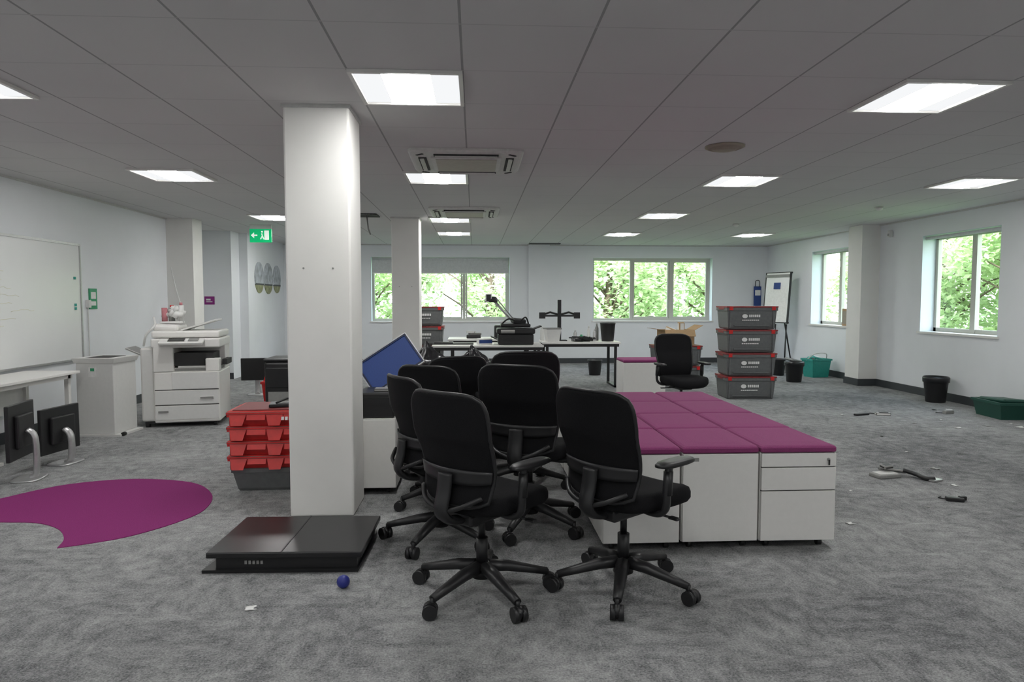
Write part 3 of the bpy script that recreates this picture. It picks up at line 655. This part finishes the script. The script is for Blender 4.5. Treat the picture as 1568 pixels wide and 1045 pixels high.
b.loft([rr(.16,.12,0),rr(.19,.15,.30),rr(.205,.165,.30),rr(.205,.165,.33),rr(.18,.14,.33),rr(.17,.13,.2)],'teal'); b.tube(cat([(-.2,0,.3),(-.12,-.1,.42),(.12,-.1,.42),(.2,0,.3)]),.008,'white2'); b.box((0,0,.32),(.2,.15,.1),'paper',bev=.03,rot=(.3,.2,0)); b.box((-.13,-.02,.32),(.1,.12,.1),'pink',bev=.03)
b.fin('teal_storage_tub',(6.12,11.9,0),.2)
b=B(); b.loft([rr(.22,.15,0),rr(.25,.18,.17),rr(.265,.195,.17),rr(.265,.195,.20),rr(.24,.17,.20),rr(.22,.15,.12)],'dgreen'); b.box((0,.0,.2),(.4,.28,.05),'dgreen',bev=.02,rot=(.05,.05,.1))
for k in range(4): b.box((-.15+.1*k,-.185,.09),(.012,.012,.14),'dgreen')
b.fin('dark_green_crate',(6.19,7.65,0),R(85))
b=B(); b.bx(-.04,.04,-.1,.1,0,.30,'card',bev=.005); b.bx(-.05,-.04,-.08,.08,.03,.26,'beige'); b.fin('wooden_picture_block',(6.53,11.65,.926))
b=B(); b.box((-.14,0,.012),(.20,.05,.022),'blk',bev=.005,rot=(0,0,.3)); b.box((.12,.0,.015),(.16,.07,.03),'white2',bev=.005,rot=(0,0,-.2)); b.box((.13,0,.032),(.1,.04,.006),'blk',rot=(0,0,-.2)); b.tube(cat([(-.05,.02,.01),(0,.08,.01),(.05,.05,.01),(.06,.0,.01)]),.005,'blk'); b.fin('power_strip',(4.75,7.85,0))
b=B(); b.box((-.10,.02,.015),(.20,.12,.03),'grey2',bev=.008,rot=(0,0,.2)); b.box((-.10,.02,.032),(.16,.09,.006),'white2',rot=(0,0,.2)); b.box((-.02,.06,.045),(.20,.05,.03),'blk',bev=.012,rot=(.1,.1,-.3)); b.tube(cat([(.05,.03,.05),(.12,-.02,.03),(.14,-.1,.018),(.20,-.12,.018)]),.018,'blk',sx=1.4); b.box((.20,-.12,.01),(.10,.07,.012),'silver',rot=(0,0,.4)); b.box((-.06,.07,.07),(.09,.06,.03),'blk',bev=.01,rot=(.2,0,.3)); b.fin('desk_telephone',(3.28,5.05,0))
b=B(); b.box((0,0,.014),(.11,.045,.028),'blk',bev=.007); b.box((.05,.02,.02),(.05,.03,.03),'blk',bev=.006,rot=(0,0,.5)); b.tube(cat([(-.05,0,.01),(-.09,.03,.008),(-.07,.06,.008)]),.004,'blk'); b.fin('power_adapter',(3.27,4.42,0),-.4)
b=B(); b.box((0,0,.02),(.14,.05,.04),'grey2',bev=.006,rot=(0,0,.3)); b.box((.04,.04,.03),(.08,.06,.03),'white2',bev=.006,rot=(0,0,-.5)); b.tube(cat([(-.06,0,.01),(-.12,.04,.008),(-.08,.1,.008)]),.005,'blk'); b.fin('power_adapter',(5.72,7.9,0))

# ---------------------------------------------------------------- outside
b=B(); b.bx(-60,80,-40,90,-3.6,-3.5,'grass'); b.fin('ground_outside')
def tree_mesh(seed):
    rnd=random.Random(seed); b=B()
    b.tube(cat([(0,0,-3.5),(.1,0,-1.5),(0,.1,.5),(.1,0,2.5),(.1,.1,4.2)],3),[.20-.012*k for k in range(13)],'bark')
    cl=[]
    for k in range(40):
        a=rnd.random()*6.28; rr_=rnd.uniform(.5,2.7); z=rnd.uniform(-2.2,4.6)
        if z>3.2: rr_*=.6
        e=Vector((math.cos(a)*rr_,math.sin(a)*rr_,z)); cl.append((e,rnd.uniform(.6,1.05)))
        s0=Vector((0,0,max(-2,z-rr_*.7))); mid=(s0+e)/2+Vector((0,0,.15)); b.tube([s0,mid,e],[.05,.03,.010],'bark',seg=5)
    i=b.mi('leaf')
    for e,r_ in cl:
        for _ in range(430):
            d=Vector((rnd.gauss(0,1),rnd.gauss(0,1),rnd.gauss(0,.8))); d.normalize(); p=e+d*r_*rnd.random()**.45
            s_=rnd.uniform(.06,.12); ax=Vector((rnd.gauss(0,1),rnd.gauss(0,1),rnd.gauss(0,.5))).normalized(); up=Vector((rnd.gauss(0,.5),rnd.gauss(0,.5),1)).normalized()
            q=ax.cross(up).normalized(); 
            vs=[b.bm.verts.new(p+ax*s_),b.bm.verts.new(p+q*s_*.55),b.bm.verts.new(p-ax*s_),b.bm.verts.new(p-q*s_*.55)]
            f=b.bm.faces.new(vs); f.material_index=i
    me=bpy.data.meshes.new('tree'); b.bm.to_mesh(me); b.bm.free()
    for m in b.mats: me.materials.append(m)
    return me
TM=[tree_mesh(3),tree_mesh(11)]
for k,(x,y,rz,s) in enumerate(((-3.6,21.5,0,1),(.6,22.5,2,1.05),(4.2,21.2,1.1,1),(8.2,22.5,3,1.1),(12.5,20,.5,1),(13.5,14.5,2.2,1),(14,9.8,4,1.05),(13,18.5,5,1),(-8,23,1,1.1),(2.3,26,1,1.1),(6.3,26.5,2,1.2),(17,15,3,1.2),(17.5,19,1,1.2))):
    put('tree',TM[k%2],(x,y,0),rz,(s,s,s))

# ---------------------------------------------------------------- light
w=bpy.data.worlds.new('overcast_sky'); sc.world=w; w.use_nodes=True; nt=w.node_tree
bg=nt.nodes['Background']; tc=nt.nodes.new('ShaderNodeTexCoord'); sp=nt.nodes.new('ShaderNodeSeparateXYZ'); rp=nt.nodes.new('ShaderNodeValToRGB')
nt.links.new(tc.outputs['Generated'],sp.inputs[0]); nt.links.new(sp.outputs[2],rp.inputs[0]); nt.links.new(rp.outputs[0],bg.inputs[0])
rp.color_ramp.elements[0].color=(.90,.96,1,1); rp.color_ramp.elements[1].color=(.62,.80,1,1); bg.inputs[1].default_value=6.5
sl=bpy.data.lights.new('sun','SUN'); sl.energy=9.5; sl.angle=.2; sl.color=(1,.98,.95)
so=bpy.data.objects.new('sun',sl); so.rotation_euler=(R(42),0,R(-35)); sc.collection.objects.link(so)

# ---------------------------------------------------------------- camera
cd=bpy.data.cameras.new('camera'); cd.lens=24.0; cd.sensor_width=36; cd.clip_start=.05
co=bpy.data.objects.new('camera',cd); co.location=(0,0,1.37); co.rotation_euler=(R(90-3.4),0,R(-3.12)); sc.collection.objects.link(co); sc.camera=co
